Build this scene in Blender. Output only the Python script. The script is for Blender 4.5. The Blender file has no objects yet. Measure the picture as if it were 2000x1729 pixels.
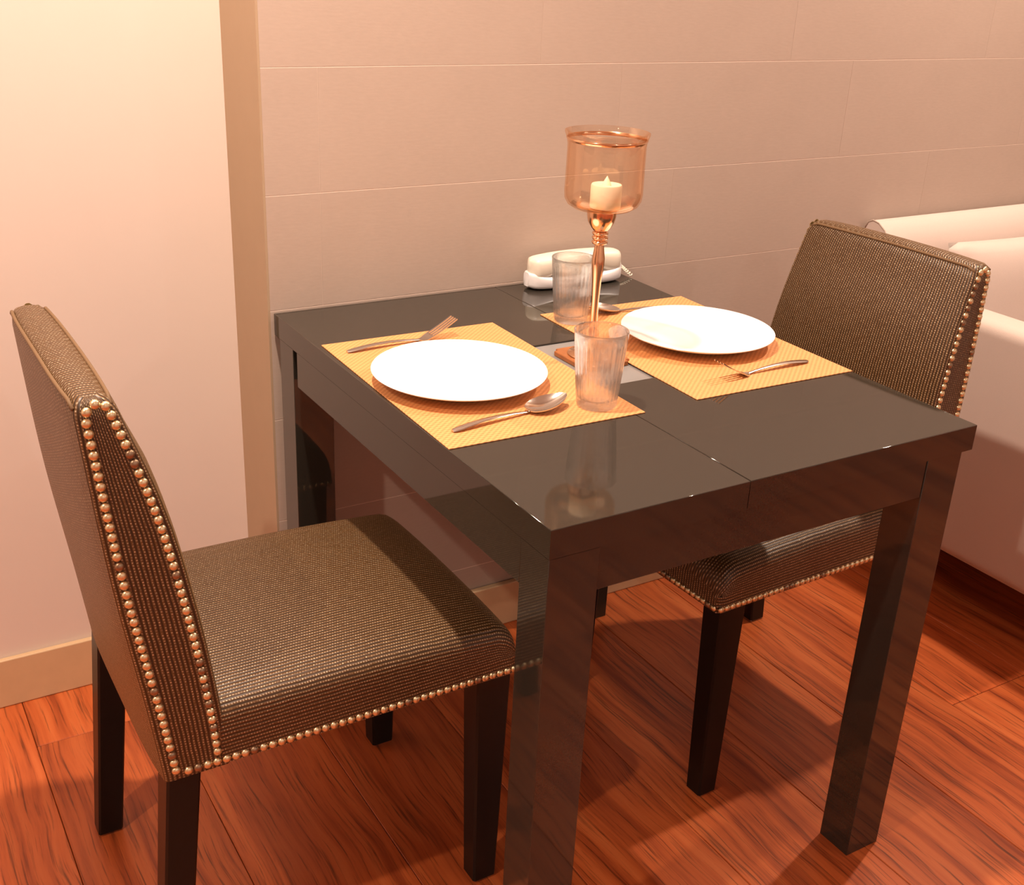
import bpy, bmesh, math, random
from mathutils import Vector, Matrix
random.seed(7)
C = bpy.context.scene.collection
PI = math.pi

# ------------------------------------------------------------------ camera
CAM_POS = (-0.6351, -0.9252, 1.3427)
YAW, PITCH, ROLL, FPX = 0.5591, 0.4112, 0.0478, 2239.2
f = Vector((math.sin(YAW)*math.cos(PITCH), math.cos(YAW)*math.cos(PITCH), -math.sin(PITCH)))
r = Vector((math.cos(YAW), -math.sin(YAW), 0)); u = r.cross(f)
cr, sr = math.cos(ROLL), math.sin(ROLL)
r2 = cr*r + sr*u; u2 = -sr*r + cr*u
cam = bpy.data.objects.new('camera', bpy.data.cameras.new('camera'))
M = Matrix((r2, u2, -f)).transposed().to_4x4(); M.translation = Vector(CAM_POS)
cam.matrix_world = M
cam.data.sensor_fit = 'HORIZONTAL'; cam.data.sensor_width = 36; cam.data.lens = FPX/2000*36
cam.data.clip_start = 0.02
C.objects.link(cam); bpy.context.scene.camera = cam

# ------------------------------------------------------------------ world, lamps, exposure
w = bpy.data.worlds.new('world'); bpy.context.scene.world = w; w.use_nodes = True
w.node_tree.nodes['Background'].inputs[0].default_value = (1, .80, .62, 1)
w.node_tree.nodes['Background'].inputs[1].default_value = 0.0
vs = bpy.context.scene.view_settings
vs.view_transform = 'Standard'; vs.look = 'None'; vs.exposure = 0.0; vs.gamma = 1; vs.use_curve_mapping = False
CEIL = 2.5
WARM = (1.0, .80, .645); SOFT = (1.0, .95, .91)
LAMPS = [(-.24, .34, 50, WARM), (-1.55, -.25, 28, WARM), (1.75, .40, 38, WARM), (-.1, -2.6, 9, SOFT), (2.4, -2.5, 11, SOFT)]
def lamp(x, y, p, c):
    l = bpy.data.lights.new('downlight_lamp', 'AREA'); l.shape = 'DISK'; l.size = .07
    l.energy = p; l.color = c
    o = bpy.data.objects.new('downlight_lamp', l); o.location = (x, y, CEIL-.012); C.objects.link(o)
for a in LAMPS: lamp(*a)

# ------------------------------------------------------------------ materials
def mat(name):
    m = bpy.data.materials.new(name); m.use_nodes = True
    nt = m.node_tree; b = nt.nodes['Principled BSDF']
    return m, nt, b
def N(nt, t, **kw):
    n = nt.nodes.new(t)
    for k, v in kw.items():
        if k.startswith('i_'):
            key = k[2:]; n.inputs[int(key) if key.isdigit() else key].default_value = v
        else: setattr(n, k, v)
    return n
def L(nt, a, b): nt.links.new(a, b)
def rgb(c): return (c[0], c[1], c[2], 1)
def plain(name, col, rough=.5, metal=0, noise=0, nscale=200, bump=0, bscale=300, ior=1.5, coat=0, spec=None):
    m, nt, b = mat(name)
    b.inputs['Base Color'].default_value = rgb(col); b.inputs['Roughness'].default_value = rough
    b.inputs['Metallic'].default_value = metal; b.inputs['IOR'].default_value = ior
    b.inputs['Coat Weight'].default_value = coat; b.inputs['Coat Roughness'].default_value = .05
    tc = N(nt, 'ShaderNodeTexCoord')
    if noise:
        n = N(nt, 'ShaderNodeTexNoise', i_Scale=nscale, i_Detail=4.0); L(nt, tc.outputs['Object'], n.inputs['Vector'])
        mx = N(nt, 'ShaderNodeMix', data_type='RGBA')
        mx.inputs['A'].default_value = rgb([c*(1-noise) for c in col]); mx.inputs['B'].default_value = rgb([min(1, c*(1+noise)) for c in col])
        L(nt, n.outputs['Fac'], mx.inputs['Factor']); L(nt, mx.outputs['Result'], b.inputs['Base Color'])
    if bump:
        n = N(nt, 'ShaderNodeTexNoise', i_Scale=bscale, i_Detail=3.0); L(nt, tc.outputs['Object'], n.inputs['Vector'])
        bp = N(nt, 'ShaderNodeBump', i_Strength=bump, i_Distance=.001); L(nt, n.outputs['Fac'], bp.inputs['Height'])
        L(nt, bp.outputs['Normal'], b.inputs['Normal'])
    return m
def math_n(nt, op, a, b=None):
    n = N(nt, 'ShaderNodeMath', operation=op)
    for i, v in enumerate((a, b)):
        if v is None: continue
        if isinstance(v, (int, float)): n.inputs[i].default_value = v
        else: L(nt, v, n.inputs[i])
    return n.outputs[0]

def fabric():
    m, nt, b = mat('woven_fabric')
    uv = N(nt, 'ShaderNodeUVMap'); sp = N(nt, 'ShaderNodeSeparateXYZ'); 
    nz = N(nt, 'ShaderNodeTexNoise', i_Scale=30.0, i_Detail=2.0); L(nt, uv.outputs[0], nz.inputs['Vector'])
    wob = math_n(nt, 'MULTIPLY', nz.outputs['Fac'], .0022)
    L(nt, uv.outputs[0], sp.inputs[0])
    v = math_n(nt, 'ADD', sp.outputs[1], wob)
    row = math_n(nt, 'MULTIPLY', v, 1/.0055)
    rs = math_n(nt, 'SINE', math_n(nt, 'MULTIPLY', row, 2*PI))
    ph = math_n(nt, 'MULTIPLY', math_n(nt, 'FLOOR', row), 2.39)
    ds = math_n(nt, 'SINE', math_n(nt, 'ADD', math_n(nt, 'MULTIPLY', sp.outputs[0], 2*PI/.0037), ph))
    rs01 = math_n(nt, 'MULTIPLY_ADD', rs, .5); nt.nodes[-1].inputs[2].default_value = .5
    ds01 = math_n(nt, 'MULTIPLY_ADD', ds, .5); nt.nodes[-1].inputs[2].default_value = .5
    dot = math_n(nt, 'MULTIPLY', math_n(nt, 'POWER', rs01, 3.0), math_n(nt, 'POWER', ds01, 2.0))
    n2 = N(nt, 'ShaderNodeTexNoise', i_Scale=420.0, i_Detail=2.0); L(nt, uv.outputs[0], n2.inputs['Vector'])
    fl = N(nt, 'ShaderNodeMapRange'); fl.inputs[1].default_value = .38; fl.inputs[2].default_value = .68; L(nt, n2.outputs['Fac'], fl.inputs[0])
    g = math_n(nt, 'MULTIPLY', dot, fl.outputs[0])
    n3 = N(nt, 'ShaderNodeTexNoise', i_Scale=60.0, i_Detail=5.0); L(nt, uv.outputs[0], n3.inputs['Vector'])
    base = N(nt, 'ShaderNodeMix', data_type='RGBA'); base.inputs['A'].default_value = rgb((.10, .041, .010)); base.inputs['B'].default_value = rgb((.17, .080, .021))
    L(nt, n3.outputs['Fac'], base.inputs['Factor'])
    rowd = N(nt, 'ShaderNodeMix', data_type='RGBA', blend_type='MULTIPLY'); rowd.inputs['Factor'].default_value = .8
    gr = N(nt, 'ShaderNodeCombineColor'); 
    for i in range(3): L(nt, rs01, gr.inputs[i])
    L(nt, base.outputs['Result'], rowd.inputs['A']); L(nt, gr.outputs[0], rowd.inputs['B'])
    col = N(nt, 'ShaderNodeMix', data_type='RGBA'); col.inputs['B'].default_value = rgb((.95, .76, .52))
    L(nt, g, col.inputs['Factor']); L(nt, rowd.outputs['Result'], col.inputs['A'])
    L(nt, col.outputs['Result'], b.inputs['Base Color'])
    b.inputs['Roughness'].default_value = .42
    L(nt, math_n(nt, 'MULTIPLY', g, .95), b.inputs['Metallic'])
    b.inputs['Sheen Weight'].default_value = .10; b.inputs['Sheen Tint'].default_value = rgb((.9, .5, .2)); b.inputs['Sheen Roughness'].default_value = .45
    hgt = math_n(nt, 'ADD', rs01, math_n(nt, 'MULTIPLY', dot, .6))
    bp = N(nt, 'ShaderNodeBump', i_Strength=.35, i_Distance=.0015); L(nt, hgt, bp.inputs['Height']); L(nt, bp.outputs['Normal'], b.inputs['Normal'])
    return m

def floor_wood():
    m, nt, b = mat('red_wood')
    tc = N(nt, 'ShaderNodeTexCoord'); oi = N(nt, 'ShaderNodeObjectInfo')
    off = N(nt, 'ShaderNodeVectorMath', operation='SCALE'); off.inputs[0].default_value = (7, 13, 3); L(nt, oi.outputs['Random'], off.inputs['Scale'])
    ad = N(nt, 'ShaderNodeVectorMath', operation='ADD'); L(nt, tc.outputs['Object'], ad.inputs[0]); L(nt, off.outputs[0], ad.inputs[1])
    # warp for the cathedral figure
    wn = N(nt, 'ShaderNodeTexNoise', i_Scale=3.0, i_Detail=2.0); L(nt, ad.outputs[0], wn.inputs['Vector'])
    ws = N(nt, 'ShaderNodeVectorMath', operation='SCALE'); ws.inputs['Scale'].default_value = .045; L(nt, wn.outputs['Color'], ws.inputs[0])
    a2 = N(nt, 'ShaderNodeVectorMath', operation='ADD'); L(nt, ad.outputs[0], a2.inputs[0]); L(nt, ws.outputs[0], a2.inputs[1])
    m1 = N(nt, 'ShaderNodeMapping'); m1.inputs['Scale'].default_value = (34, 1.7, 1); L(nt, a2.outputs[0], m1.inputs['Vector'])
    n1 = N(nt, 'ShaderNodeTexNoise', i_Scale=1.0, i_Detail=6.0, i_Roughness=.6); L(nt, m1.outputs[0], n1.inputs['Vector'])
    m2 = N(nt, 'ShaderNodeMapping'); m2.inputs['Scale'].default_value = (230, 6, 1); L(nt, a2.outputs[0], m2.inputs['Vector'])
    n2 = N(nt, 'ShaderNodeTexNoise', i_Scale=1.0, i_Detail=4.0, i_Roughness=.65); L(nt, m2.outputs[0], n2.inputs['Vector'])
    rp = N(nt, 'ShaderNodeValToRGB'); cr_ = rp.color_ramp
    cr_.elements[0].position = .28; cr_.elements[0].color = rgb((.25, .040, .010))
    cr_.elements[1].position = .72; cr_.elements[1].color = rgb((.64, .17, .048))
    e = cr_.elements.new(.5); e.color = rgb((.53, .115, .028))
    L(nt, n1.outputs['Fac'], rp.inputs[0])
    mr = N(nt, 'ShaderNodeMapRange'); mr.inputs[1].default_value = .32; mr.inputs[2].default_value = .47; mr.inputs[3].default_value = .18; mr.inputs[4].default_value = 1.0
    L(nt, n2.outputs['Fac'], mr.inputs[0])
    gr = N(nt, 'ShaderNodeCombineColor')
    for i in range(3): L(nt, mr.outputs[0], gr.inputs[i])
    mx = N(nt, 'ShaderNodeMix', data_type='RGBA', blend_type='MULTIPLY'); mx.inputs['Factor'].default_value = .8
    L(nt, rp.outputs[0], mx.inputs['A']); L(nt, gr.outputs[0], mx.inputs['B'])
    # plank to plank tone
    tn = N(nt, 'ShaderNodeMapRange'); tn.inputs[3].default_value = .82; tn.inputs[4].default_value = 1.12; L(nt, oi.outputs['Random'], tn.inputs[0])
    hs = N(nt, 'ShaderNodeHueSaturation'); L(nt, tn.outputs[0], hs.inputs['Value']); L(nt, mx.outputs['Result'], hs.inputs['Color'])
    L(nt, hs.outputs[0], b.inputs['Base Color'])
    b.inputs['Roughness'].default_value = .33
    bp = N(nt, 'ShaderNodeBump', i_Strength=.15, i_Distance=.0006); L(nt, n2.outputs['Fac'], bp.inputs['Height']); L(nt, bp.outputs['Normal'], b.inputs['Normal'])
    return m

def mat_weave():
    m, nt, b = mat('woven_vinyl')
    tc = N(nt, 'ShaderNodeTexCoord'); sp = N(nt, 'ShaderNodeSeparateXYZ'); L(nt, tc.outputs['Object'], sp.inputs[0])
    k = 1/.0098
    su = math_n(nt, 'MULTIPLY', sp.outputs[0], k); sv = math_n(nt, 'MULTIPLY', sp.outputs[1], k*1.15)
    # alternate strands over / under on a checker
    a = math_n(nt, 'SINE', math_n(nt, 'MULTIPLY', su, 2*PI)); c = math_n(nt, 'SINE', math_n(nt, 'MULTIPLY', sv, 2*PI))
    h1 = math_n(nt, 'MULTIPLY', a, c)
    strand = math_n(nt, 'ABSOLUTE', math_n(nt, 'SINE', math_n(nt, 'MULTIPLY', sp.outputs[1], 2*PI/.0017)))
    hgt = math_n(nt, 'ADD', math_n(nt, 'MULTIPLY', h1, .5), math_n(nt, 'MULTIPLY', strand, .12))
    mr = N(nt, 'ShaderNodeMapRange'); mr.inputs[1].default_value = -.55; mr.inputs[2].default_value = .35; L(nt, hgt, mr.inputs[0])
    mx = N(nt, 'ShaderNodeMix', data_type='RGBA'); mx.inputs['A'].default_value = rgb((.52, .19, .055)); mx.inputs['B'].default_value = rgb((.84, .40, .155))
    L(nt, mr.outputs[0], mx.inputs['Factor']); L(nt, mx.outputs['Result'], b.inputs['Base Color'])
    b.inputs['Roughness'].default_value = .45
    bp = N(nt, 'ShaderNodeBump', i_Strength=.55, i_Distance=.0012); L(nt, hgt, bp.inputs['Height']); L(nt, bp.outputs['Normal'], b.inputs['Normal'])
    return m

def wallpaper():
    m, nt, b = mat('taupe_wall_tile')
    tc = N(nt, 'ShaderNodeTexCoord'); oi = N(nt, 'ShaderNodeObjectInfo')
    mp = N(nt, 'ShaderNodeMapping'); mp.inputs['Scale'].default_value = (60, 60, 260); L(nt, tc.outputs['Object'], mp.inputs['Vector'])
    n1 = N(nt, 'ShaderNodeTexNoise', i_Scale=1.0, i_Detail=5.0); L(nt, mp.outputs[0], n1.inputs['Vector'])
    n2 = N(nt, 'ShaderNodeTexNoise', i_Scale=9.0, i_Detail=3.0); L(nt, tc.outputs['Object'], n2.inputs['Vector'])
    s = math_n(nt, 'ADD', math_n(nt, 'MULTIPLY', n1.outputs['Fac'], .6), math_n(nt, 'MULTIPLY', n2.outputs['Fac'], .4))
    mx = N(nt, 'ShaderNodeMix', data_type='RGBA'); mx.inputs['A'].default_value = rgb((.44, .345, .285)); mx.inputs['B'].default_value = rgb((.54, .43, .36))
    L(nt, s, mx.inputs['Factor']); L(nt, mx.outputs['Result'], b.inputs['Base Color'])
    b.inputs['Roughness'].default_value = .62
    bp = N(nt, 'ShaderNodeBump', i_Strength=.2, i_Distance=.0006); L(nt, n1.outputs['Fac'], bp.inputs['Height']); L(nt, bp.outputs['Normal'], b.inputs['Normal'])
    return m

def clear_glass():
    m, nt, b = mat('clear_glass')
    out = nt.nodes['Material Output']
    tr = N(nt, 'ShaderNodeBsdfTransparent'); tr.inputs[0].default_value = rgb((.97, .975, .97))
    gl = N(nt, 'ShaderNodeBsdfGlossy', i_Roughness=.02); gl.inputs[0].default_value = rgb((1, 1, 1))
    tl = N(nt, 'ShaderNodeBsdfTranslucent'); tl.inputs[0].default_value = rgb((.95, .95, .95))
    df = N(nt, 'ShaderNodeBsdfDiffuse'); df.inputs[0].default_value = rgb((.95, .95, .95))
    a = N(nt, 'ShaderNodeMixShader', i_0=.5); L(nt, tl.outputs[0], a.inputs[1]); L(nt, df.outputs[0], a.inputs[2])
    lw = N(nt, 'ShaderNodeLayerWeight', i_Blend=.3)
    mr = N(nt, 'ShaderNodeMapRange'); mr.inputs[3].default_value = .015; mr.inputs[4].default_value = .20; L(nt, lw.outputs['Facing'], mr.inputs[0])  # white scatter grows toward the edges, standing in for bright room reflections
    c = N(nt, 'ShaderNodeMixShader'); L(nt, mr.outputs[0], c.inputs[0]); L(nt, tr.outputs[0], c.inputs[1]); L(nt, a.outputs[0], c.inputs[2])
    fr = N(nt, 'ShaderNodeMapRange'); fr.inputs[3].default_value = .05; fr.inputs[4].default_value = .80; l2 = N(nt, 'ShaderNodeLayerWeight', i_Blend=.22); L(nt, l2.outputs['Facing'], fr.inputs[0])
    d = N(nt, 'ShaderNodeMixShader'); L(nt, fr.outputs[0], d.inputs[0]); L(nt, c.outputs[0], d.inputs[1]); L(nt, gl.outputs[0], d.inputs[2])
    gs = N(nt, 'ShaderNodeBsdfGlass', i_IOR=1.32, i_Roughness=.0)
    e = N(nt, 'ShaderNodeMixShader', i_0=.40); L(nt, d.outputs[0], e.inputs[1]); L(nt, gs.outputs[0], e.inputs[2])
    L(nt, e.outputs[0], out.inputs[0]); nt.nodes.remove(b)
    return m
def lustre_glass():
    m, nt, b = mat('amber_lustre_glass')
    out = nt.nodes['Material Output']
    tr = N(nt, 'ShaderNodeBsdfTransparent'); tr.inputs[0].default_value = rgb((.99, .965, .925))
    gl = N(nt, 'ShaderNodeBsdfGlossy', i_Roughness=.025); gl.inputs[0].default_value = rgb((.95, .66, .44))
    lw = N(nt, 'ShaderNodeLayerWeight', i_Blend=.35)
    mr = N(nt, 'ShaderNodeMapRange'); mr.inputs[3].default_value = .06; mr.inputs[4].default_value = .50; L(nt, lw.outputs['Facing'], mr.inputs[0])
    ms = N(nt, 'ShaderNodeMixShader'); L(nt, mr.outputs[0], ms.inputs[0]); L(nt, tr.outputs[0], ms.inputs[1]); L(nt, gl.outputs[0], ms.inputs[2])
    L(nt, ms.outputs[0], out.inputs[0]); nt.nodes.remove(b)
    return m

M_FAB = fabric(); M_WOOD = floor_wood(); M_MAT = mat_weave(); M_TILE = wallpaper()
M_GROUT = plain('pale_joint', (.86, .74, .64), .8)
M_CREAM = plain('cream_plaster', (.74, .635, .565), .75, noise=.02, nscale=8, bump=.08, bscale=120)
M_WHITE = plain('white_plaster', (.80, .79, .78), .75)
M_RETURN = plain('tan_return', (.44, .32, .21), .7, noise=.03, nscale=20)
M_CEIL = plain('ceiling_paint', (.8, .76, .7), .85)
M_BASE = plain('maple_baseboard', (.62, .43, .25), .35, noise=.08, nscale=30)
M_BLACK = plain('black_lacquer', (.030, .025, .019), .045, noise=.15, nscale=500, ior=1.56)
M_CLEG = plain('black_leg_paint', (.009, .007, .006), .32, noise=.2, nscale=100, ior=1.33)
M_GREYG = plain('grey_glass_inlay', (.25, .245, .24), .14, ior=1.6)
M_GAP = plain('dark_gap', (.01, .008, .006), .6)
M_BRASS = plain('antique_brass', (.86, .70, .44), .36, metal=1, noise=.25, nscale=300)
M_TARN = plain('tarnished_brass', (.36, .26, .17), .4, metal=1, noise=.3, nscale=300)
M_PLATE = plain('white_porcelain', (.95, .95, .95), .12)
M_STEEL = plain('stainless_steel', (.66, .62, .58), .16, metal=1)
M_GLASS = clear_glass()
M_ROSE = plain('rose_gold', (.90, .56, .34), .17, metal=1)
M_AMBER = lustre_glass()
M_WAX = plain('ivory_wax', (.88, .74, .55), .5)
M_FLAME = plain('plastic_flame', (.92, .80, .60), .4)
M_WOODC = plain('brown_wood', (.33, .115, .035), .35, noise=.25, nscale=60)
M_PHW = plain('white_plastic', (.82, .81, .82), .3)
M_PHC = plain('cream_plastic', (.80, .74, .62), .35)
M_WELT = plain('fabric_welt', (.17, .095, .042), .7, noise=.3, nscale=900)
M_SOFA = plain('beige_upholstery', (.62, .51, .45), .85, noise=.05, nscale=500, bump=.25, bscale=900)
M_PIPE = plain('sofa_piping', (.45, .36, .30), .8)
M_FOOT = plain('white_felt', (.8, .76, .7), .8)
M_LENS, nt_, b_ = mat('lamp_lens'); b_.inputs['Emission Color'].default_value = rgb(WARM); b_.inputs['Emission Strength'].default_value = 6
M_TRIMW = plain('white_trim_ring', (.8, .78, .75), .4)

# ------------------------------------------------------------------ builders
def mesh_obj(name, me, m, parent=None, loc=(0, 0, 0), rot=None):
    o = bpy.data.objects.new(name, me); C.objects.link(o); o.location = loc
    if rot: o.rotation_euler = rot
    if m and not me.materials: me.materials.append(m)
    if parent: o.parent = parent
    return o
def from_bm(name, bm, m, parent=None, loc=(0, 0, 0), rot=None, smooth=False):
    me = bpy.data.meshes.new(name); bm.normal_update(); bm.to_mesh(me); bm.free()
    if smooth: 
        for p in me.polygons: p.use_smooth = True
    return mesh_obj(name, me, m, parent, loc, rot)
def pyd(name, V, F, m, parent=None, loc=(0, 0, 0), rot=None, smooth=True, uvs=None, flatang=None):
    me = bpy.data.meshes.new(name); me.from_pydata(V, [], F); me.update()
    if uvs:
        ul = me.uv_layers.new(name='UVMap')
        k = 0
        for fi, fc in enumerate(F):
            for j in range(len(fc)): ul.data[k].uv = uvs[fi][j]; k += 1
    bm = bmesh.new(); bm.from_mesh(me); bmesh.ops.recalc_face_normals(bm, faces=bm.faces); bm.to_mesh(me); bm.free()
    for p in me.polygons: p.use_smooth = smooth
    if smooth and flatang: me.set_sharp_from_angle(angle=flatang)
    return mesh_obj(name, me, m, parent, loc, rot)
def box_bm(x0, x1, y0, y1, z0, z1, bev=0, seg=2):
    bm = bmesh.new()
    bmesh.ops.create_cube(bm, size=1)
    for v in bm.verts:
        v.co = Vector(((x0+x1)/2+v.co.x*(x1-x0), (y0+y1)/2+v.co.y*(y1-y0), (z0+z1)/2+v.co.z*(z1-z0)))
    if bev: bmesh.ops.bevel(bm, geom=bm.edges[:], offset=bev, segments=seg, affect='EDGES', profile=.5)
    return bm
def soften(o):      # rounded edges shade smooth, the big flat faces stay flat
    for p in o.data.polygons: p.use_smooth = max(abs(c) for c in p.normal) < .9999
def box(name, x0, x1, y0, y1, z0, z1, m, parent=None, bev=0, seg=2, smooth=False, org=None):
    # org: the mesh is stored around this point and the object stands there
    bm = box_bm(x0, x1, y0, y1, z0, z1, bev, seg)
    if org is None: org = ((x0+x1)/2, (y0+y1)/2, z0) if parent is None else (0, 0, 0)
    bmesh.ops.translate(bm, verts=bm.verts, vec=-Vector(org))
    o = from_bm(name, bm, m, parent, org, smooth=smooth)
    if bev and smooth is False:
        soften(o)
    return o
def lathe(name, prof, m, parent=None, loc=(0, 0, 0), n=48, close=False, ang=40):
    V = []; F = []
    for (rr, z) in prof:
        for i in range(n):
            a = 2*PI*i/n; V.append((rr*math.cos(a), rr*math.sin(a), z))
    k = len(prof)
    for j in range(k-1 if not close else k):
        j2 = (j+1) % k
        for i in range(n):
            i2 = (i+1) % n; F.append((j*n+i, j*n+i2, j2*n+i2, j2*n+i))
    me = bpy.data.meshes.new(name); me.from_pydata(V, [], F)
    bm = bmesh.new(); bm.from_mesh(me); bmesh.ops.remove_doubles(bm, verts=bm.verts, dist=1e-6); bmesh.ops.dissolve_degenerate(bm, edges=bm.edges, dist=1e-7)
    bmesh.ops.recalc_face_normals(bm, faces=bm.faces); bm.to_mesh(me); bm.free()
    for p in me.polygons: p.use_smooth = True
    me.set_sharp_from_angle(angle=math.radians(ang))
    return mesh_obj(name, me, m, parent, loc)
def tube_bm(pts, rad, n=8):
    bm = bmesh.new(); rings = []
    for i, p in enumerate(pts):
        p = Vector(p); d = Vector(pts[min(i+1, len(pts)-1)])-Vector(pts[max(i-1, 0)]); d.normalize()
        a = d.orthogonal().normalized() if abs(d.z) > .95 else d.cross(Vector((0, 0, 1))).normalized()
        b = d.cross(a); rr = rad[i] if isinstance(rad, (list, tuple)) else rad
        rings.append([bm.verts.new(p+a*rr*math.cos(2*PI*k/n)+b*rr*math.sin(2*PI*k/n)) for k in range(n)])
    for i in range(len(rings)-1):
        for k in range(n): bm.faces.new((rings[i][k], rings[i][(k+1) % n], rings[i+1][(k+1) % n], rings[i+1][k]))
    bm.faces.new(rings[0][::-1]); bm.faces.new(rings[-1])
    return bm
def tag(o, label, cat, group=None, kind=None):
    if label: o['label'] = label
    if cat: o['category'] = cat
    if group: o['group'] = group
    if kind: o['kind'] = kind
    return o
def thing(name, label, cat, loc=(0, 0, 0), rz=0, group=None):
    o = bpy.data.objects.new(name, None); C.objects.link(o); o.location = loc; o.rotation_euler = (0, 0, rz)
    o.empty_display_size = .05
    return tag(o, label, cat, group)
def struct(o, label=None):
    o['kind'] = 'structure'
    if label: o['label'] = label
    return o
def interp(tab, z):
    if z <= tab[0][0]: return tab[0][1]
    for (a, va), (b, vb) in zip(tab, tab[1:]):
        if z <= b:
            t = (z-a)/(b-a); return va+(vb-va)*t
    return tab[-1][1]
def smoothi(tab, z):    # Catmull-Rom through a table
    n = len(tab)
    if z <= tab[0][0]: return tab[0][1]
    if z >= tab[-1][0]: return tab[-1][1]
    for i in range(n-1):
        if z <= tab[i+1][0]:
            x0, y0 = tab[i]; x1, y1 = tab[i+1]; h = x1-x0; t = (z-x0)/h
            m0 = (tab[i+1][1]-tab[i-1][1])/(tab[i+1][0]-tab[i-1][0]) if i > 0 else (y1-y0)/h
            m1 = (tab[i+2][1]-tab[i][1])/(tab[i+2][0]-tab[i][0]) if i < n-2 else (y1-y0)/h
            return (2*t**3-3*t*t+1)*y0+(t**3-2*t*t+t)*h*m0+(-2*t**3+3*t*t)*y1+(t**3-t*t)*h*m1

# ------------------------------------------------------------------ room shell
XL, XR, YF, YB, YC = -2.6, 4.0, -3.2, .872, 1.045      # left, right, front walls; taupe and cream back walls
XS = -.005                                             # where the taupe wall begins
T = .1
fl = struct(box('floor', XL-T, XR+T, YF-T, YC+T, -.06, -.012, M_GAP, org=(0, 0, -.012)), 'red brown wooden plank floor')
PW = .2265; x0 = .445-PW*14
plank_cache = {}
def plank(xa, xb, ya, yb):
    key = (round(xb-xa, 4), round(yb-ya, 4))
    if key not in plank_cache:
        bm = box_bm(-(xb-xa)/2+.0005, (xb-xa)/2-.0005, -(yb-ya)/2+.0005, (yb-ya)/2-.0005, -.012, 0, .0011, 1)
        me = bpy.data.meshes.new('plank'); bm.to_mesh(me); bm.free(); me.materials.append(M_WOOD); plank_cache[key] = me
    o = bpy.data.objects.new('plank', plank_cache[key]); C.objects.link(o)
    o.parent = fl; o.location = ((xa+xb)/2, (ya+yb)/2, .012)
i = 0
while x0 < XR:
    xa, xb = max(x0, XL), min(x0+PW, XR)
    if xb-xa > .01:
        off = .20 if i == 17 else [-.75, -1.3, -.55, -1.55, -.95, -.70, -1.15][i % 7]
        cuts = [YF]+[c for c in [off-2.44*k for k in range(2, -2, -1)] if YF+.05 < c < YC-.03]+[YC]
        for ya, yb in zip(cuts, cuts[1:]): plank(xa, xb, ya, yb)
    x0 += PW; i += 1
struct(box('ceiling', XL-T, XR+T, YF-T, YC+T, CEIL, CEIL+T, M_CEIL))
struct(box('wall_left', XL-T, XL, YF-T, YC+T, 0, CEIL, M_CREAM))
struct(box('wall_right', XR, XR+T, YF-T, YC+T, 0, CEIL, M_CREAM))
struct(box('wall_front', XL, XR, YF-T, YF, 0, CEIL, M_WHITE))
struct(box('wall_rear', XL, XS-.004, YC, YC+T, 0, CEIL, M_CREAM), 'plain cream painted wall left of the table')
struct(box('wall_return', XS-.004, XS, YB-.0004, YC+T, 0, CEIL, M_RETURN), 'narrow tan return where the wall steps forward')
wb = struct(box('wall_back', XS, XR, YB, YC+T, 0, CEIL, M_GROUT, org=(0, YB, 0)), 'taupe tiled wall behind the table')
tile_cache = {}
def tile(xa, xb, za, zb):
    key = (round(xb-xa, 4), round(zb-za, 4))
    if key not in tile_cache:
        bm = box_bm(-(xb-xa)/2+.00012, (xb-xa)/2-.00012, -.0004, 0, .0007, zb-za-.0007, .0002, 1)
        me = bpy.data.meshes.new('wall_tile'); bm.to_mesh(me); bm.free(); me.materials.append(M_TILE); tile_cache[key] = me
    o = bpy.data.objects.new('wall_tile', tile_cache[key]); C.objects.link(o)
    o.parent = wb; o.location = ((xa+xb)/2, 0, za)
zs = [.0]+[.953-.2*k for k in range(4, 0, -1)]+[.9475, 1.1475]+[1.1475+.2*k for k in range(1, 7)]+[CEIL]
zs = [0, .153, .353, .553, .753, .947, 1.147, 1.347, 1.547, 1.747, 1.947, 2.147, 2.347, CEIL]
for k in range(len(zs)-1):
    wd, o0 = (.6, .09)
    if zs[k] == .753: wd, o0 = .746, .09
    elif k % 2 == 0 and zs[k] > 1.1: wd, o0 = .6, .51
    xs_ = [XS]; x = o0-wd*3
    while x < XR:
        if x > XS+.03 and x < XR-.03: xs_.append(x)
        x += wd
    xs_.append(XR)
    for a, b in zip(xs_, xs_[1:]): tile(a, b, zs[k], zs[k+1])
def baseboard(name, x0, x1, y0, y1):
    return struct(box(name, x0, x1, y0, y1, 0, .10, M_BASE, bev=.0025))
baseboard('baseboard_rear', XL, XS-.004, YC-.012, YC); baseboard('baseboard_back', XS+.002, XR, YB-.016, YB-.002)
baseboard('baseboard_return', XS-.016, XS-.004, YB-.016, YC-.0125)
for x, y, p, c in LAMPS:
    d = thing('ceiling_downlight', 'round recessed ceiling downlight with white trim ring', 'ceiling light', (x, y, CEIL), 0, 'ceiling downlights above the room')
    lathe('trim_ring', [(.060, 0), (.072, -.001), (.074, -.006), (.062, -.009), (.060, -.004)], M_TRIMW, d, n=32, close=True)
    lathe('lens', [(0, -.003), (.058, -.003), (.058, -.001), (0, -.001)], M_LENS, d, n=32)

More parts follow.
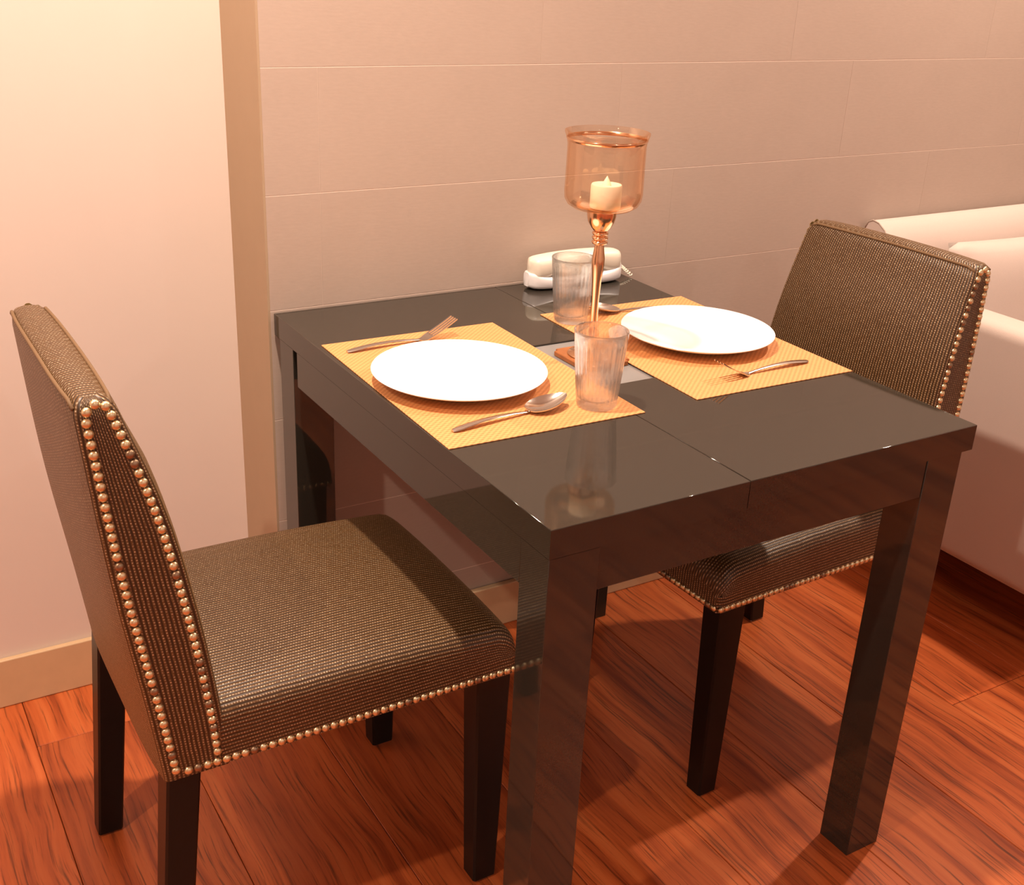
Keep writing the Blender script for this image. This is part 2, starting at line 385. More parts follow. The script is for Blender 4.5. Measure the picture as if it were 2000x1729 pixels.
# ------------------------------------------------------------------ table
W, D, H, TH = .7131, .868, .75, .038
tb = thing('dining_table', 'glossy black square dining table against the taupe wall', 'table', (W/2, D/2, 0))
def tbox(name, x0, x1, y0, y1, z0, z1, m, bev=.0009, parent=None, seg=2):
    bm = box_bm(x0-W/2, x1-W/2, y0-D/2, y1-D/2, z0, z1, bev, seg)
    o = from_bm(name, bm, m, parent or tb); soften(o); return o
g = .0006
YA, YBm, SF, SB = .346, .546, .292, .431
zt0 = H-TH
def leaf(P):
    bm = bmesh.new(); vs_ = [bm.verts.new((x-W/2, y-D/2, zt0)) for x, y in P]; fc = bm.faces.new(vs_)
    if fc.normal.z > 0: fc.normal_flip()
    ex = bmesh.ops.extrude_face_region(bm, geom=[fc]); tv = [e for e in ex['geom'] if isinstance(e, bmesh.types.BMVert)]
    bmesh.ops.translate(bm, verts=tv, vec=(0, 0, TH)); bmesh.ops.recalc_face_normals(bm, faces=bm.faces)
    te = [e for e in bm.edges if all(abs(v.co.z-H) < 1e-5 for v in e.verts)]
    bmesh.ops.bevel(bm, geom=te, offset=.0009, segments=2, affect='EDGES', profile=.5)
    o = from_bm('tabletop_leaf', bm, M_BLACK, tb); soften(o); return o
IX0, IX1 = .10, .62
leaf([(0, 0), (SF-g, 0), (SF-g, YA), (IX0, YA), (IX0, YBm), (SB-g, YBm), (SB-g, D), (0, D)])
leaf([(SF+g, 0), (W, 0), (W, D), (SB+g, D), (SB+g, YBm), (IX1, YBm), (IX1, YA), (SF+g, YA)])
o = tbox('inlay_panel', IX0+.0004, IX1-.0004, YA+.0004, YBm-.0004, zt0, H-.0025, M_GREYG); o['label'] = 'grey glass inlay strip'
za = .652
LX, LY = .070, .060
for (lx, ly) in ((0, .0), (W-.016-LX, .0035), (0, .784), (W-.016-LX, .784)):
    tbox('leg', lx, lx+LX, ly, ly+LY, 0, zt0+.0012, M_BLACK, .0008)
tbox('apron', 0, .021, LY, .766, za, zt0+.0006, M_BLACK, .0003); tbox('apron', W-.037, W-.0165, LY, .766, za, zt0+.0006, M_BLACK, .0003)
tbox('apron', LX, W-.016-LX, .005, .025, za, zt0+.0012, M_BLACK); tbox('apron', LX, W-.016-LX, .800, .82, za, zt0, M_BLACK)

# ------------------------------------------------------------------ chairs (local: +x forward, origin on the floor under the middle)
REAR = [(.38, -.222), (.48, -.234), (.665, -.258), (.89, -.277)]
FRONT = [(.38, -.138), (.468, -.146), (.60, -.163), (.745, -.190), (.893, -.235)]
HW = [(.38, .2075), (.48, .2075), (.70, .199), (.89, .188)]
def xr(z): return smoothi(REAR, z)
def xf(z): return smoothi(FRONT, z)
def hw(z): return smoothi(HW, z)
def nail_mesh(name, m):
    V = []; F = []; n = 10
    prof = [(.0058, 0), (.0056, .0013), (.0042, .0030), (.0022, .0039)]
    for rr, h in prof:
        for i in range(n): a = 2*PI*i/n; V.append((rr*math.cos(a), rr*math.sin(a), h))
    V.append((0, 0, .0042)); t = len(V)-1
    for j in range(3):
        for i in range(n): F.append((j*n+i, j*n+(i+1) % n, (j+1)*n+(i+1) % n, (j+1)*n+i))
    for i in range(n): F.append((3*n+i, 3*n+(i+1) % n, t))
    me = bpy.data.meshes.new(name); me.from_pydata(V, [], F); me.materials.append(m)
    for p in me.polygons: p.use_smooth = True
    return me
NAIL = nail_mesh('nail', M_BRASS); NAILT = nail_mesh('nail', M_TARN)
def ring_uvs(P):
    s = [0]
    for a, b in zip(P, P[1:]+P[:1]): s.append(s[-1]+math.dist(a, b))
    return s
def chair_back(parent):
    NS, NB, NCn = 4, 18, 4
    heights = [.378, .385, .40]+[.42+.02*k for k in range(22)]+[.868, .876, .882, .886, .8885]
    rings = []
    def ring(z, inset):
        x0, x1, h = xr(z)+inset, xf(z)-inset, hw(z)-inset
        b = .012*max(0, min(1, (z-.47)/.08))*max(.25, min(1, (.90-z)/.12))
        rc = .007
        P = []
        def arc(cx, cy, a0):
            for k in range(NCn+1):
                a = a0+PI/2*k/NCn; P.append((cx+rc*math.cos(a), cy+rc*math.sin(a)))
        def front(y): return b*(1-(abs(y)/h)**3)
        # near side (y=-h) from rear to front
        arc(x0+rc, -h+rc, PI)
        for k in range(1, NS): P.append((x0+rc+(x1-x0-2*rc)*k/NS, -h))
        arc(x1-rc, -h+rc, -PI/2)
        for k in range(1, NB):
            y = -h+rc+(2*h-2*rc)*k/NB; P.append((x1+front(y), y))
        arc(x1-rc, h-rc, 0)
        for k in range(1, NS): P.append((x1-rc-(x1-x0-2*rc)*k/NS, h))
        arc(x0+rc, h-rc, PI/2)
        for k in range(1, NB):
            y = h-rc-(2*h-2*rc)*k/NB; P.append((x0-.006*(1-(abs(y)/h)**4), y))
        return P
    ins = {.868: 0, .876: .0012, .882: .0035, .886: .0065, .8885: .011}
    V = []; F = []; U = []
    arcs = []
    for z in heights:
        P = ring(z, ins.get(z, 0)); n = len(P); arcs.append(ring_uvs(P)); rings.append(len(V))
        for (x, y) in P: V.append((x, y, z-.006*max(0, (z-.6)/.29)+ (.004*(1-(y/.2)**2) if z > .86 else 0)))
    ref = arcs[10]
    for j in range(len(heights)-1):
        for i in range(n):
            i2 = (i+1) % n
            F.append((rings[j]+i, rings[j]+i2, rings[j+1]+i2, rings[j+1]+i))
            U.append([(heights[j], ref[i]), (heights[j], ref[i+1]), (heights[j+1], ref[i+1]), (heights[j+1], ref[i])])
    # top: bridge front and rear runs at the same y with a slight crown
    per = NCn+1
    iF0 = per+NS-1; fr = list(range(iF0+NCn//2, iF0+per+NB-1+NCn//2+1))
    iR0 = iF0+per+NB-1+per+NS-1
    rb = [(q) % n for q in range(iR0+NCn//2, iR0+per+NB-1+NCn//2+1)][::-1]
    R = rings[-1]; MIDN = 5; rows = []
    for a, b in zip(fr, rb):
        A, B = Vector(V[R+a]), Vector(V[R+b]); row = [R+a]
        for k in range(1, MIDN):
            t = k/MIDN; p = A.lerp(B, t); V.append((p.x, p.y, p.z+.003*math.sin(PI*t)*max(0, 1-(abs(p.y)/.178)**4))); row.append(len(V)-1)
        row.append(R+b); rows.append(row)
    for ra, rbw in zip(rows, rows[1:]):
        for k in range(MIDN):
            q = (ra[k], ra[k+1], rbw[k+1], rbw[k]); F.append(q); U.append([(V[i][0], V[i][1]) for i in q])
    for side in (rows[0], rows[-1]):     # close the little corner gaps at both ends
        pass
    e0 = list(range(iF0-NS+1-NCn//2-1, iF0+NCn//2+1))
    me_faces = []
    lo = list(range(NCn//2, iF0+NCn//2+1)); F.append(tuple(R+i for i in lo)+tuple(reversed(rows[0][1:-1])))
    U.append([(V[i][0], V[i][1]) for i in F[-1]])
    hi = list(range(iF0+per+NB-1+NCn//2, iR0+NCn//2+1)); F.append(tuple(R+i for i in hi)+tuple(rows[-1][1:-1][::-1]))
    U.append([(V[i][0], V[i][1]) for i in F[-1]])
    F.append(tuple(range(n))[::-1]); U.append([(V[i][0], V[i][1]) for i in F[-1]])
    o = pyd('backrest', V, F, M_FAB, parent, uvs=U, flatang=math.radians(60))
    # welts along the front and rear top edges
    for s in (0, 1):
        pts = []
        for k in range(25):
            y = -.183+.366*k/24; z = .8785+.004*(1-(y/.2)**2)
            z -= .006*max(0, (abs(y)-.168)/.015)**2; pts.append(((xf(.884)-.0035+.003*(1-(abs(y)/.19)**3)) if s else (xr(.884)+.003-.006*(1-(abs(y)/.19)**4)), y, z))
        w_ = from_bm('welt', tube_bm(pts, .0024, 8), M_WELT, o, smooth=True)
    return o
def chair_seat(parent):
    NT, NCn = 22, 5
    xs_ = [-.150, -.13]+[-.10+.025*k for k in range(13)]+[.232, .250, .262, .272, .279, .283, .285]
    V = []; F = []; U = []; rings = []; arcs = []
    def top(x, y):
        z = .468+.014*(1-(abs(y)/.2075)**2.2)*(1-max(0, (x-.05)/.22)**2*.5) - .010*max(0, (x-.0)/.275)**2
        d = max(0, x-.245)/.04
        if d > 0: z -= .040*(1-math.sqrt(max(0, 1-min(1, d)**2)))
        return z
    for x in xs_:
        h = .2075-.006*max(0, (x-.272)/.013)**2; rc = .026; P = []
        ys = [-(h-rc)+2*(h-rc)*k/NT for k in range(NT+1)]
        P.append((-h, .380))
        P.append((-h-.0012, .41))
        zt = top(x, h-.01)
        for k in range(NCn+1):
            a = PI-PI/2*k/NCn; P.append((-h+rc+rc*math.cos(a), zt-rc+rc*math.sin(a)))
        zz = top(x, h-rc)
        for y in ys[1:-1]: P.append((y, zt+(top(x, y)-top(x, h-.01))))
        for k in range(NCn+1):
            a = PI/2-PI/2*k/NCn; P.append((h-rc+rc*math.cos(a), zt-rc+rc*math.sin(a)))
        P.append((h+.0012, .41)); P.append((h, .380))
        n = len(P); arcs.append(ring_uvs(P)); rings.append(len(V)); V += [(x, y, z) for (y, z) in P]
    ref = arcs[6]
    for j in range(len(xs_)-1):
        for i in range(n):
            i2 = (i+1) % n
            F.append((rings[j]+i, rings[j]+i2, rings[j+1]+i2, rings[j+1]+i))
            U.append([(xs_[j], ref[i]), (xs_[j], ref[i+1]), (xs_[j+1], ref[i+1]), (xs_[j+1], ref[i])])
    R = rings[-1]; F.append(tuple(R+i for i in range(n))); U.append([(V[R+i][2], V[R+i][1]) for i in range(n)])
    F.append(tuple(range(n))[::-1]); U.append([(V[i][2], V[i][1]) for i in F[-1]])
    return pyd('seat', V, F, M_FAB, parent, uvs=U, flatang=math.radians(50))
def taper_leg(parent, t0, t1, b0, b1, zt, s):
    # t = (x0,x1,y0,y1) at the top, b at the floor
    V = []
    ch = .003
    for (q, z) in ((t0, zt), (b0, 0.004)):
        x0, x1, y0, y1 = q
        V += [(x0+ch, y0, z), (x1-ch, y0, z), (x1, y0+ch, z), (x1, y1-ch, z), (x1-ch, y1, z), (x0+ch, y1, z), (x0, y1-ch, z), (x0, y0+ch, z)]
    F = [tuple(range(8)), tuple(range(8, 16))]+[(i, (i+1) % 8, 8+(i+1) % 8, 8+i) for i in range(8)]
    o = pyd('leg', V, F, M_CLEG, parent, smooth=False)
    x0, x1, y0, y1 = b0
    gm = box_bm(x0+.004, x1-.004, y0+.004, y1-.004, 0, .0045, .001, 1)
    from_bm('foot_pad', gm, M_FOOT, o)
    return o
def put_nail(parent, p, nrm, idx):
    me = NAILT if random.random() < .10 else NAIL
    o = bpy.data.objects.new('nail', me); C.objects.link(o); o.parent = parent; o.location = p
    q = Vector(nrm).to_track_quat('Z', 'Y'); o.rotation_mode = 'QUATERNION'; o.rotation_quaternion = q
def resample(P, pitch):
    L_ = [0]
    for a, b in zip(P, P[1:]): L_.append(L_[-1]+math.dist(a, b))
    n = max(2, round(L_[-1]/pitch)); out = []
    for k in range(n+1):
        s = L_[-1]*k/n; j = 0
        while j < len(L_)-2 and L_[j+1] < s: j += 1
        t = (s-L_[j])/max(1e-9, L_[j+1]-L_[j]); out.append(tuple(a+(b-a)*t for a, b in zip(P[j], P[j+1])))
    return out
def build_chair(name, label, loc, rz):
    ch = thing(name, label, 'chair', loc, rz, 'brown studded dining chairs')
    bk = chair_back(ch); st = chair_seat(ch)
    for s in (-1, 1):
        yo, yi = s*.2055, s*.162
        a, b = min(yo, yi), max(yo, yi)
        fo, fi = s*.203, s*.168; c, d = min(fo, fi), max(fo, fi)
        taper_leg(ch, (.219, .275, a, b), None, (.227, .266, c, d), None, .382, s)
        taper_leg(ch, (-.219, -.176, a, b), None, (-.252, -.214, c, d), None, .382, s)
    # nail rows: up the front of the back's side, over, down its rear; then along the bottom edge
    for s in (-1, 1):
        P = []
        for k in range(31):
            z = .402+(.862-.402)*k/30; P.append((xf(z)-.0155+.0035*k/30, z))
        xm = (P[-1][0]+xr(.862)+.011)/2; rd = (P[-1][0]-xr(.862)-.011)/2
        for k in range(1, 6):
            a = PI*k/6; P.append((xm+rd*math.cos(a), .862+.016*math.sin(a)))
        for k in range(31):
            z = .862-(.862-.392)*k/30; P.append((xr(z)+.011+.0045*k/30, z))
        for i, (x, z) in enumerate(resample(P, .0124)):
            dh = (hw(z+.01)-hw(z-.01))/.02
            put_nail(bk, (x, s*(hw(z)-.0003), z), (0, s, -dh), i)
        Q = [(x, .3865) for x in (xr(.39)+.018+.0124, .278)]
        for i, (x, z) in enumerate(resample(Q, .0122)): put_nail(st, (x, s*.2073, z), (0, s, 0), i)
    for k in range(33): put_nail(st, (.2848, -.1965+.393*k/32, .3865), (1, 0, 0), k)
    return ch
build_chair('dining_chair', 'brown studded fabric dining chair in front of the cream wall', (-.165, .4425, 0), 0)
build_chair('dining_chair', 'brown studded fabric dining chair next to the pale sofa', (.759, .4385, 0), PI+math.radians(2.0))

# ------------------------------------------------------------------ sofa
SX, SE = 1.40, 3.35
sf = thing('sofa', 'pale beige upholstered sofa along the wall right of the table', 'sofa', (2.3, .4, 0))
SO = Vector((2.3, .4, 0))
def sbox(name, x0, x1, y0, y1, z0, z1, bev, m=M_SOFA, seg=4, parent=None):
    bm = box_bm(x0-SO.x, x1-SO.x, y0-SO.y, y1-SO.y, z0, z1, bev, seg)
    return from_bm(name, bm, m, parent or sf, smooth=True)
sbox('base', SX+.01, SE-.01, .0, .80, .125, .31, .012)
# backrest: slanted profile, full length
prof = [(.862, .13), (.862, .785), (.855, .800), (.842, .806), (.825, .803), (.805, .790), (.790, .768), (.780, .74), (.745, .45), (.745, .13)]
V = [(x-SO.x, y-SO.y, z) for x in (SX, SE) for (y, z) in prof]; n = len(prof)
F = [tuple(range(n)), tuple(range(n, 2*n))]+[(i, (i+1) % n, n+(i+1) % n, n+i) for i in range(n)]
br = pyd('backrest', V, F, M_SOFA, sf, flatang=math.radians(40))
pts = [(SX-.0005-SO.x, y-SO.y, z) for (y, z) in prof[1:8]]
from_bm('seam_piping', tube_bm(pts, .0016, 6), M_PIPE, br, smooth=True)
sbox('arm', SX, SX+.10, -.06, .742, .125, .668, .030, seg=5); sbox('arm', SE-.10, SE, -.06, .742, .125, .668, .030, seg=5)
for k in range(2):
    xa = SX+.103+k*.874; sbox('seat_cushion', xa, xa+.868, -.05, .742, .312, .45, .04)
for (x, y) in ((SX+.06, .02), (SX+.06, .80), (SE-.06, .02), (SE-.06, .80)):
    lathe('leg', [(0, 0), (.018, 0), (.025, .126), (0, .126)], M_CLEG, sf, (x-SO.x, y-SO.y, 0), n=16)
def pillow(name, label, loc, w_, h_, t_, tilt, rz=0):
    V = []; F = []; n = 24
    for s in (1, -1):
        for j in range(n+1):
            for i in range(n+1):
                a, b = -1+2*i/n, -1+2*j/n
                e = (1-abs(a)**3.2)*(1-abs(b)**3.2)
                q = 1-.05*(1-abs(b)**2)*(abs(a)**4); q2 = 1-.06*(1-abs(a)**2)*(abs(b)**4)
                V.append((a*w_/2*q, s*t_/2*max(0, e)**.42, b*h_/2*q2+h_/2))
    for s in (0, 1):
        o0 = s*(n+1)**2
        for j in range(n):
            for i in range(n): F.append((o0+j*(n+1)+i, o0+j*(n+1)+i+1, o0+(j+1)*(n+1)+i+1, o0+(j+1)*(n+1)+i))
    me = bpy.data.meshes.new(name); me.from_pydata(V, [], F)
    bm = bmesh.new(); bm.from_mesh(me); bmesh.ops.remove_doubles(bm, verts=bm.verts, dist=1e-5); bmesh.ops.recalc_face_normals(bm, faces=bm.faces); bm.to_mesh(me); bm.free()
    for p in me.polygons: p.use_smooth = True
    return tag(mesh_obj(name, me, M_SOFA, None, loc, (tilt, 0, rz)), label, 'cushion')
pillow('back_cushion', 'soft pale beige cushion leaning on the sofa back', (1.912, .672, .452), .81, .325, .13, -.135)

# ------------------------------------------------------------------ table setting
ZT = H+.0001
def placemat(name, label, cx, cy, rz=0):
    o = box('placemat', cx-.1535, cx+.1535, cy-.2195, cy+.2195, 0, .0016, M_MAT, bev=.0004, seg=1, org=(cx, cy, 0))
    o.location.z = ZT; o.rotation_euler.z = rz
    return tag(o, label, 'placemat', 'woven orange placemats')
placemat('placemat', 'woven orange placemat in front of the chair by the cream wall', .158, .4575, math.radians(-1.0))
placemat('placemat', 'woven orange placemat in front of the chair by the sofa', .5645, .459, math.radians(-1.2))
ZM = ZT+.0018
def plate(label, x, y, R):
    prof = [(0, .0045), (.055, .0045), (.080, .0062), (.100, .0115), (.116, .0170), (.1255, .0205), (.128, .0215), (.1287, .0208), (.1275, .0192), (.117, .0148), (.101, .0090), (.082, .0035), (.072, .0015), (.070, 0), (.067, 0), (.065, .0012), (0, .0012)]
    o = lathe('dinner_plate', [(a*R/.1287, b) for a, b in prof], M_PLATE, None, (x, y, ZM), n=96, ang=60)
    return tag(o, label, 'plate', 'white dinner plates')
plate('plain white plate in front of the chair by the cream wall', .128, .4475, .1285)
plate('plain white plate in front of the chair by the sofa', .581, .458, .1265)

def tumbler(label, x, y):
    n, ribs = 168, 28
    zs_ = [0, .0015, .006, .012]+[.012+.0045*k for k in range(1, 20)]+[.1, .104, .108, .1105]
    def R0(z): return .0282+.0098*(z/.1105)**.9
    V = []; F = []
    def ringpts(rf, z):
        b = len(V)
        for i in range(n):
            a = 2*PI*i/n; q = rf(a); V.append((q*math.cos(a), q*math.sin(a), z))
        return b
    rs = []
    for z in zs_:
        amp = .0012*max(0, min(1, (z-.008)/.008))*max(0, min(1, (.0965-z)/.006))
        dec = .0018 if z == 0 else (.0004 if z == .0015 else 0)
        rs.append(ringpts(lambda a, z=z, amp=amp, dec=dec: R0(z)-dec-amp*(abs(math.sin(a*ribs/2))**1.5), z))
    rs.append(ringpts(lambda a: R0(.1105)-.0008, .1113)); rs.append(ringpts(lambda a: R0(.1105)-.0016, .1108))
    for z in (.10, .08, .06, .04, .02, .0145, .0125): rs.append(ringpts(lambda a, z=z: R0(z)-.0024-(.002 if z == .0125 else 0), z))
    for a, b in zip(rs, rs[1:]):
        for i in range(n): F.append((a+i, a+(i+1) % n, b+(i+1) % n, b+i))
    c0 = len(V); V.append((0, 0, .0012)); c1 = len(V); V.append((0, 0, .0118))
    for i in range(n): F.append((rs[0]+(i+1) % n, rs[0]+i, c0)); F.append((rs[-1]+i, rs[-1]+(i+1) % n, c1))
    o = pyd('glass_tumbler', V, F, M_GLASS, None, (x, y, ZM), flatang=math.radians(60))
    return tag(o, label, 'glass', 'ribbed glass tumblers')
tumbler('clear ribbed glass tumbler next to the spoon, nearest the camera', .259, .286)
tumbler('clear ribbed glass tumbler in front of the telephone', .444, .630)

# cutlery: centre line along +x, handle end at x=0
def cutlery_handle(V, F, Ltot):
    st = [(0, .0035), (.004, .0055), (.012, .0066), (.03, .0062), (.05, .0052), (.075, .0040), (.10, .0030), (.118, .0026), (.128, .0032)]
    def zc(x): return .0018+.0050*math.sin(PI*min(1, x/.128))
    rows = []
    for k, (x, hwid) in enumerate(st):
        b = len(V)
        for s in (-1, 1):
            pass
        V += [(x, -hwid, zc(x)), (x, -hwid*.55, zc(x)+.0013), (x, hwid*.55, zc(x)+.0013), (x, hwid, zc(x)), (x, hwid*.6, zc(x)-.0012), (x, -hwid*.6, zc(x)-.0012)]
        rows.append(b)
    for a, b in zip(rows, rows[1:]):
        for i in range(6): F.append((a+i, a+(i+1) % 6, b+(i+1) % 6, b+i))
    F.append(tuple(rows[0]+i for i in range(6))); return rows[-1]
def fork(label, loc, rz):
    t = thing('dinner_fork', label, 'fork', loc, rz, 'dinner forks')
    V = []; F = []; last = cutlery_handle(V, F, .19)
    F.append(tuple(last+i for i in range(6))[::-1]); pyd('handle', V, F, M_STEEL, t, flatang=math.radians(50))
    def zc(x): return .0018+.028*max(0, (x-.132)/.06)**1.25-.0012*math.sin(PI*min(1, (x-.126)/.02))
    V = []; F = []; rows = []
    for x, hwid in ((.126, .0032), (.131, .0065), (.137, .0098), (.143, .0110), (.149, .0112)):
        b = len(V); V += [(x, -hwid, zc(x)+.001), (x, 0, zc(x)+.0002), (x, hwid, zc(x)+.001), (x, hwid, zc(x)-.0004), (x, 0, zc(x)-.0012), (x, -hwid, zc(x)-.0004)]; rows.append(b)
    for a, b in zip(rows, rows[1:]):
        for i in range(6): F.append((a+i, a+(i+1) % 6, b+(i+1) % 6, b+i))
    F.append(tuple(rows[0]+i for i in range(6))); F.append(tuple(rows[-1]+i for i in range(6)))
    pyd('fork_head', V, F, M_STEEL, t, flatang=math.radians(50))
    for k in range(4):
        y = -.0094+.00627*k; V = []; F = []; rows = []
        for j in range(7):
            x = .148+.044*j/6; hwid = .0019-.0006*j/6; b = len(V)
            V += [(x, y-hwid, zc(x)+.001), (x, y+hwid, zc(x)+.001), (x, y+hwid, zc(x)-.0006), (x, y-hwid, zc(x)-.0006)]; rows.append(b)
        for a, b in zip(rows, rows[1:]):
            for i in range(4): F.append((a+i, a+(i+1) % 4, b+(i+1) % 4, b+i))
        F.append(tuple(rows[0]+i for i in range(4))); F.append(tuple(rows[-1]+i for i in range(4)))
        pyd('tine', V, F, M_STEEL, t, smooth=False)
    return t
def spoon(label, loc, rz):
    t = thing('dinner_spoon', label, 'spoon', loc, rz, 'dinner spoons')
    V = []; F = []; last = cutlery_handle(V, F, .19)
    F.append(tuple(last+i for i in range(6))[::-1]); pyd('handle', V, F, M_STEEL, t, flatang=math.radians(50))
    V = []; F = []; nu, nv = 22, 12
    def pt(a, b, off):
        # a along 0..1, b across -1..1
        x = .124+.068*a
        wd = .0196*max(0, math.sin(PI*(a**.82)))**.62 + .0028*(1-a)
        dep = -.0085*(1-b*b)*math.sin(PI*min(1, a*1.02))**.8
        z = .0095+.007*a*a+dep-.0045*(1-a)**3
        return (x, b*wd, z+off)
    for s, off in ((0, .0008), (1, -.0006)):
        for i in range(nu+1):
            for j in range(nv+1): V.append(pt(i/nu, -1+2*j/nv, off))
    k = (nu+1)*(nv+1)
    for s in (0, 1):
        for i in range(nu):
            for j in range(nv): F.append((s*k+i*(nv+1)+j, s*k+i*(nv+1)+j+1, s*k+(i+1)*(nv+1)+j+1, s*k+(i+1)*(nv+1)+j))
    for i in range(nu):
        for j in (0, nv): F.append((i*(nv+1)+j, (i+1)*(nv+1)+j, k+(i+1)*(nv+1)+j, k+i*(nv+1)+j))
    for j in range(nv): F.append((j, j+1, k+j+1, k+j)); F.append((nu*(nv+1)+j, nu*(nv+1)+j+1, k+nu*(nv+1)+j+1, k+nu*(nv+1)+j))
    pyd('bowl', V, F, M_STEEL, t, flatang=math.radians(60))
    return t
fork('steel fork lying behind the plate of the chair by the cream wall', (.030, .629, ZM), math.radians(3))
fork('steel fork lying in front of the plate of the chair by the sofa', (.675, .297, ZM), PI+math.radians(2))
spoon('steel spoon lying beside the glass nearest the camera', (.030, .286, ZM), math.radians(6))
spoon('steel spoon lying behind the plate of the chair by the sofa', (.672, .600, ZM), PI-math.radians(18))

# coaster and candle holder
CX_, CY_ = .3695, .459
zc0 = H-.0025+.0002
bm = box_bm(-.0445, .0445, -.0470, .0470, 0, .0085, .0)
ve = [e for e in bm.edges if abs(e.verts[0].co.z-e.verts[1].co.z) > .001]
bmesh.ops.bevel(bm, geom=ve, offset=.008, segments=4, affect='EDGES')
te = [e for e in bm.edges if abs(e.verts[0].co.z-e.verts[1].co.z) < 1e-5 and len(e.link_faces) == 2 and any(abs(f_.normal.z) < .5 for f_ in e.link_faces)]
bmesh.ops.bevel(bm, geom=te, offset=.0012, segments=1, affect='EDGES')
tag(from_bm('coaster', bm, M_WOODC, None, (.3695, .4575, zc0)), 'square brown wooden coaster under the candle holder', 'coaster')
zb = zc0+.0087
ch = thing('candle_holder', 'tall rose gold candle holder with an amber glass cup', 'candle holder', (CX_, CY_, zb))
def zl(z): return z-zb
lathe('foot', [(0, 0), (.036, 0), (.0375, .0015), (.036, .003), (.020, .0055), (.010, .010), (.0062, .018), (0, .018)], M_ROSE, ch, n=40)
lathe('stem', [(0, .010), (.0062, .014), (.0062, zl(.80)), (.0058, zl(.845)), (.0072, zl(.875)), (.0098, zl(.900)), (.0098, zl(.910)), (.0076, zl(.925)), (.0072, zl(.932)), (0, zl(.932))], M_ROSE, ch, n=32)
cp = []
for k in range(3):
    z0 = zl(.9315)+k*.0068
    cp += [(.0092, z0), (.0118, z0+.0017), (.0126, z0+.0034), (.0118, z0+.0051), (.0094, z0+.0066)]
lathe('collar', [(0, zl(.931))]+cp+[(0, zl(.952))], M_ROSE, ch, n=32, ang=70)
lathe('bulb', [(0, zl(.951)), (.0105, zl(.952)), (.0155, zl(.958)), (.0200, zl(.966)), (.0220, zl(.975)), (.0222, zl(.9825)), (0, zl(.9825))], M_ROSE, ch, n=40)
co = [(0, zl(.9832)), (.030, zl(.9834)), (.043, zl(.986)), (.0525, zl(.992)), (.0572, zl(1.000)), (.0585, zl(1.010)), (.0583, zl(1.02)), (.0582, zl(1.035)), (.0580, zl(1.05)), (.0579, zl(1.065)), (.0578, zl(1.078)), (.0588, zl(1.086)), (.0605, zl(1.091)), (.0622, zl(1.095)), (.0622, zl(1.0975)), (.0600, zl(1.098)),
      (.0580, zl(1.095)), (.0562, zl(1.086)), (.0558, zl(1.078)), (.0561, zl(1.065)), (.0561, zl(1.05)), (.0561, zl(1.035)), (.0563, zl(1.02)), (.0564, zl(1.011)), (.0552, zl(1.002)), (.0510, zl(.9945)), (.042, zl(.9885)), (.030, zl(.9862)), (0, zl(.9860))]
cup = lathe('cup', co, M_AMBER, ch, n=144, ang=60)
for v in cup.data.vertices:      # added flutes: wall shaped to give streaks like room reflections
    t = max(0, min(1, (v.co.z-zl(.995))/.02))*max(0, min(1, (zl(1.084)-v.co.z)/.01))
    k_ = 1-.011*t*(.5-.5*math.cos(11*math.atan2(v.co.y, v.co.x)))**2
    v.co.x *= k_; v.co.y *= k_
lathe('rim_band', [(.0579, zl(1.0835)), (.0592, zl(1.0855)), (.0600, zl(1.0875)), (.0590, zl(1.0890)), (.0574, zl(1.0870))], M_ROSE, cup, n=72, close=True, ang=80)
cd = thing('candle', 'small ivory candle standing in the amber glass cup', 'candle', (CX_+.005, CY_+.0, .9866))
lathe('wax_body', [(0, 0), (.0225, 0), (.0232, .0015), (.0232, .0325), (.0222, .0345), (.016, .0335), (0, .0325)], M_WAX, cd, n=40, ang=50)
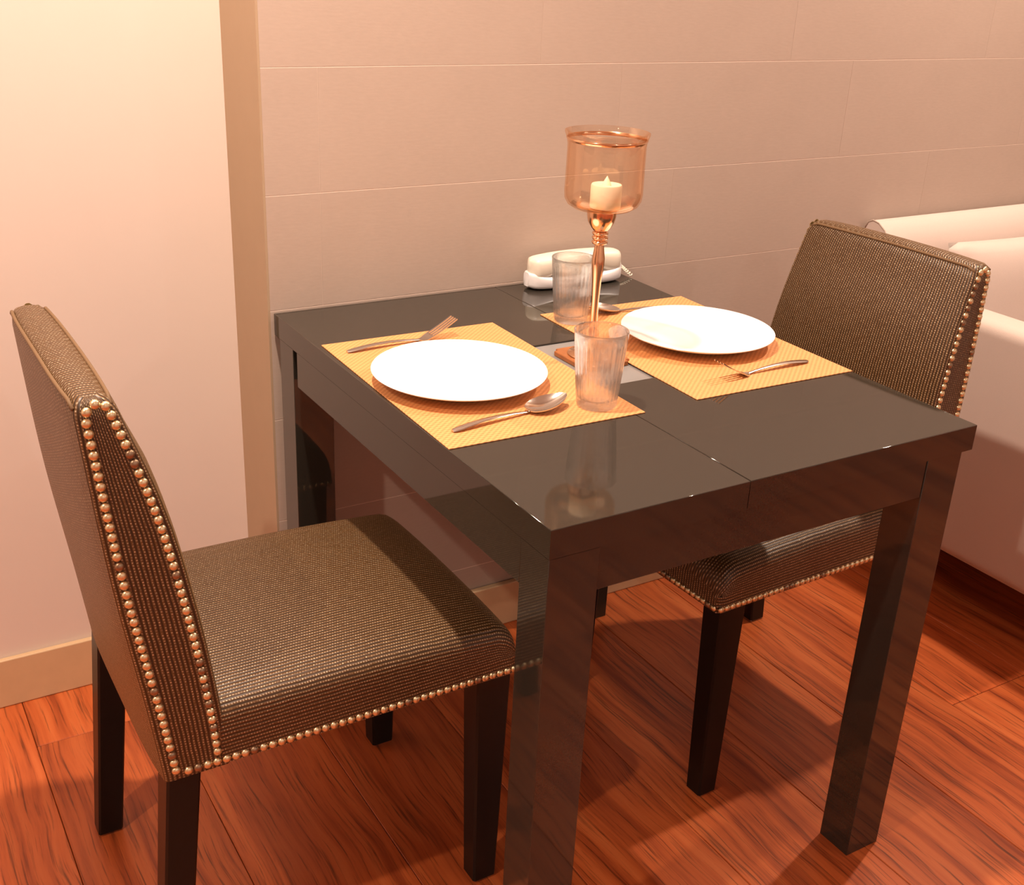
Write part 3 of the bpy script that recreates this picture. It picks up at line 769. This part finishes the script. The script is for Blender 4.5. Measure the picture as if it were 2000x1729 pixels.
lathe('flame_tip', [(0, .031), (.0072, .0325), (.0062, .036), (.0030, .042), (0, .047)], M_FLAME, cd, n=20)

# telephone
ph = thing('telephone', 'small white corded telephone with a cream handset by the wall', 'telephone', (.583, .8305, ZT))
def loft(name, secs, m, parent, n=28, ang=50, e=4.0):
    # secs: (x, half depth y, z0, z1, yoff) superellipse sections in yz
    V = []; F = []; R = []
    for (x, hy, z0, z1, yo) in secs:
        R.append(len(V))
        for i in range(n):
            a = 2*PI*i/n; c, s = math.cos(a), math.sin(a)
            V.append((x, yo+hy*math.copysign(abs(c)**(2/e), c), (z0+z1)/2+(z1-z0)/2*math.copysign(abs(s)**(2/e), s)))
    for a, b in zip(R, R[1:]):
        for i in range(n): F.append((a+i, a+(i+1) % n, b+(i+1) % n, b+i))
    F.append(tuple(R[0]+i for i in range(n))); F.append(tuple(R[-1]+i for i in range(n)))
    return pyd(name, V, F, m, parent, flatang=math.radians(ang))
bs = []
for k in range(25):
    t = -1+2*k/24; e_ = (1-abs(t)**6)
    top = .022+.014*abs(t)**3.0
    if abs(t) > .93: top -= .004*((abs(t)-.93)/.07)
    bs.append((t*.1055, .010+.0195*e_**.6, .001+.005*(1-e_**.5), top, 0))
loft('base', bs, M_PHW, ph)
hs = []
for k in range(29):
    t = -1+2*k/28; e_ = max(0, 1-abs(t)**14)
    bulk = 1/(1+math.exp(-(abs(t)-.60)*18))
    lo = .030-.011*bulk; hi = .0645-.005*t*t
    hs.append((t*.101, .006+.0175*e_**.5, lo+.010*(1-e_**.4), hi-.006*(1-e_**.4), -.002))
loft('handset', hs, M_PHC, ph, e=3.2)
pts = []
for k in range(140):
    t = k/139; a = t*16*2*PI
    c = Vector((.106+.030*t+.004*math.sin(t*6), .005+.012*math.sin(t*4), .040-.040*t**.7+.0032+.004*(t > .5)*math.sin((t-.5)*6)))
    pts.append((c.x+.0022*math.cos(a), c.y+.0022*math.sin(a), max(.0018, c.z+.0022*math.sin(a*1.0+1))))
from_bm('cord', tube_bm(pts, .0012, 6), M_PHC, ph, smooth=True)
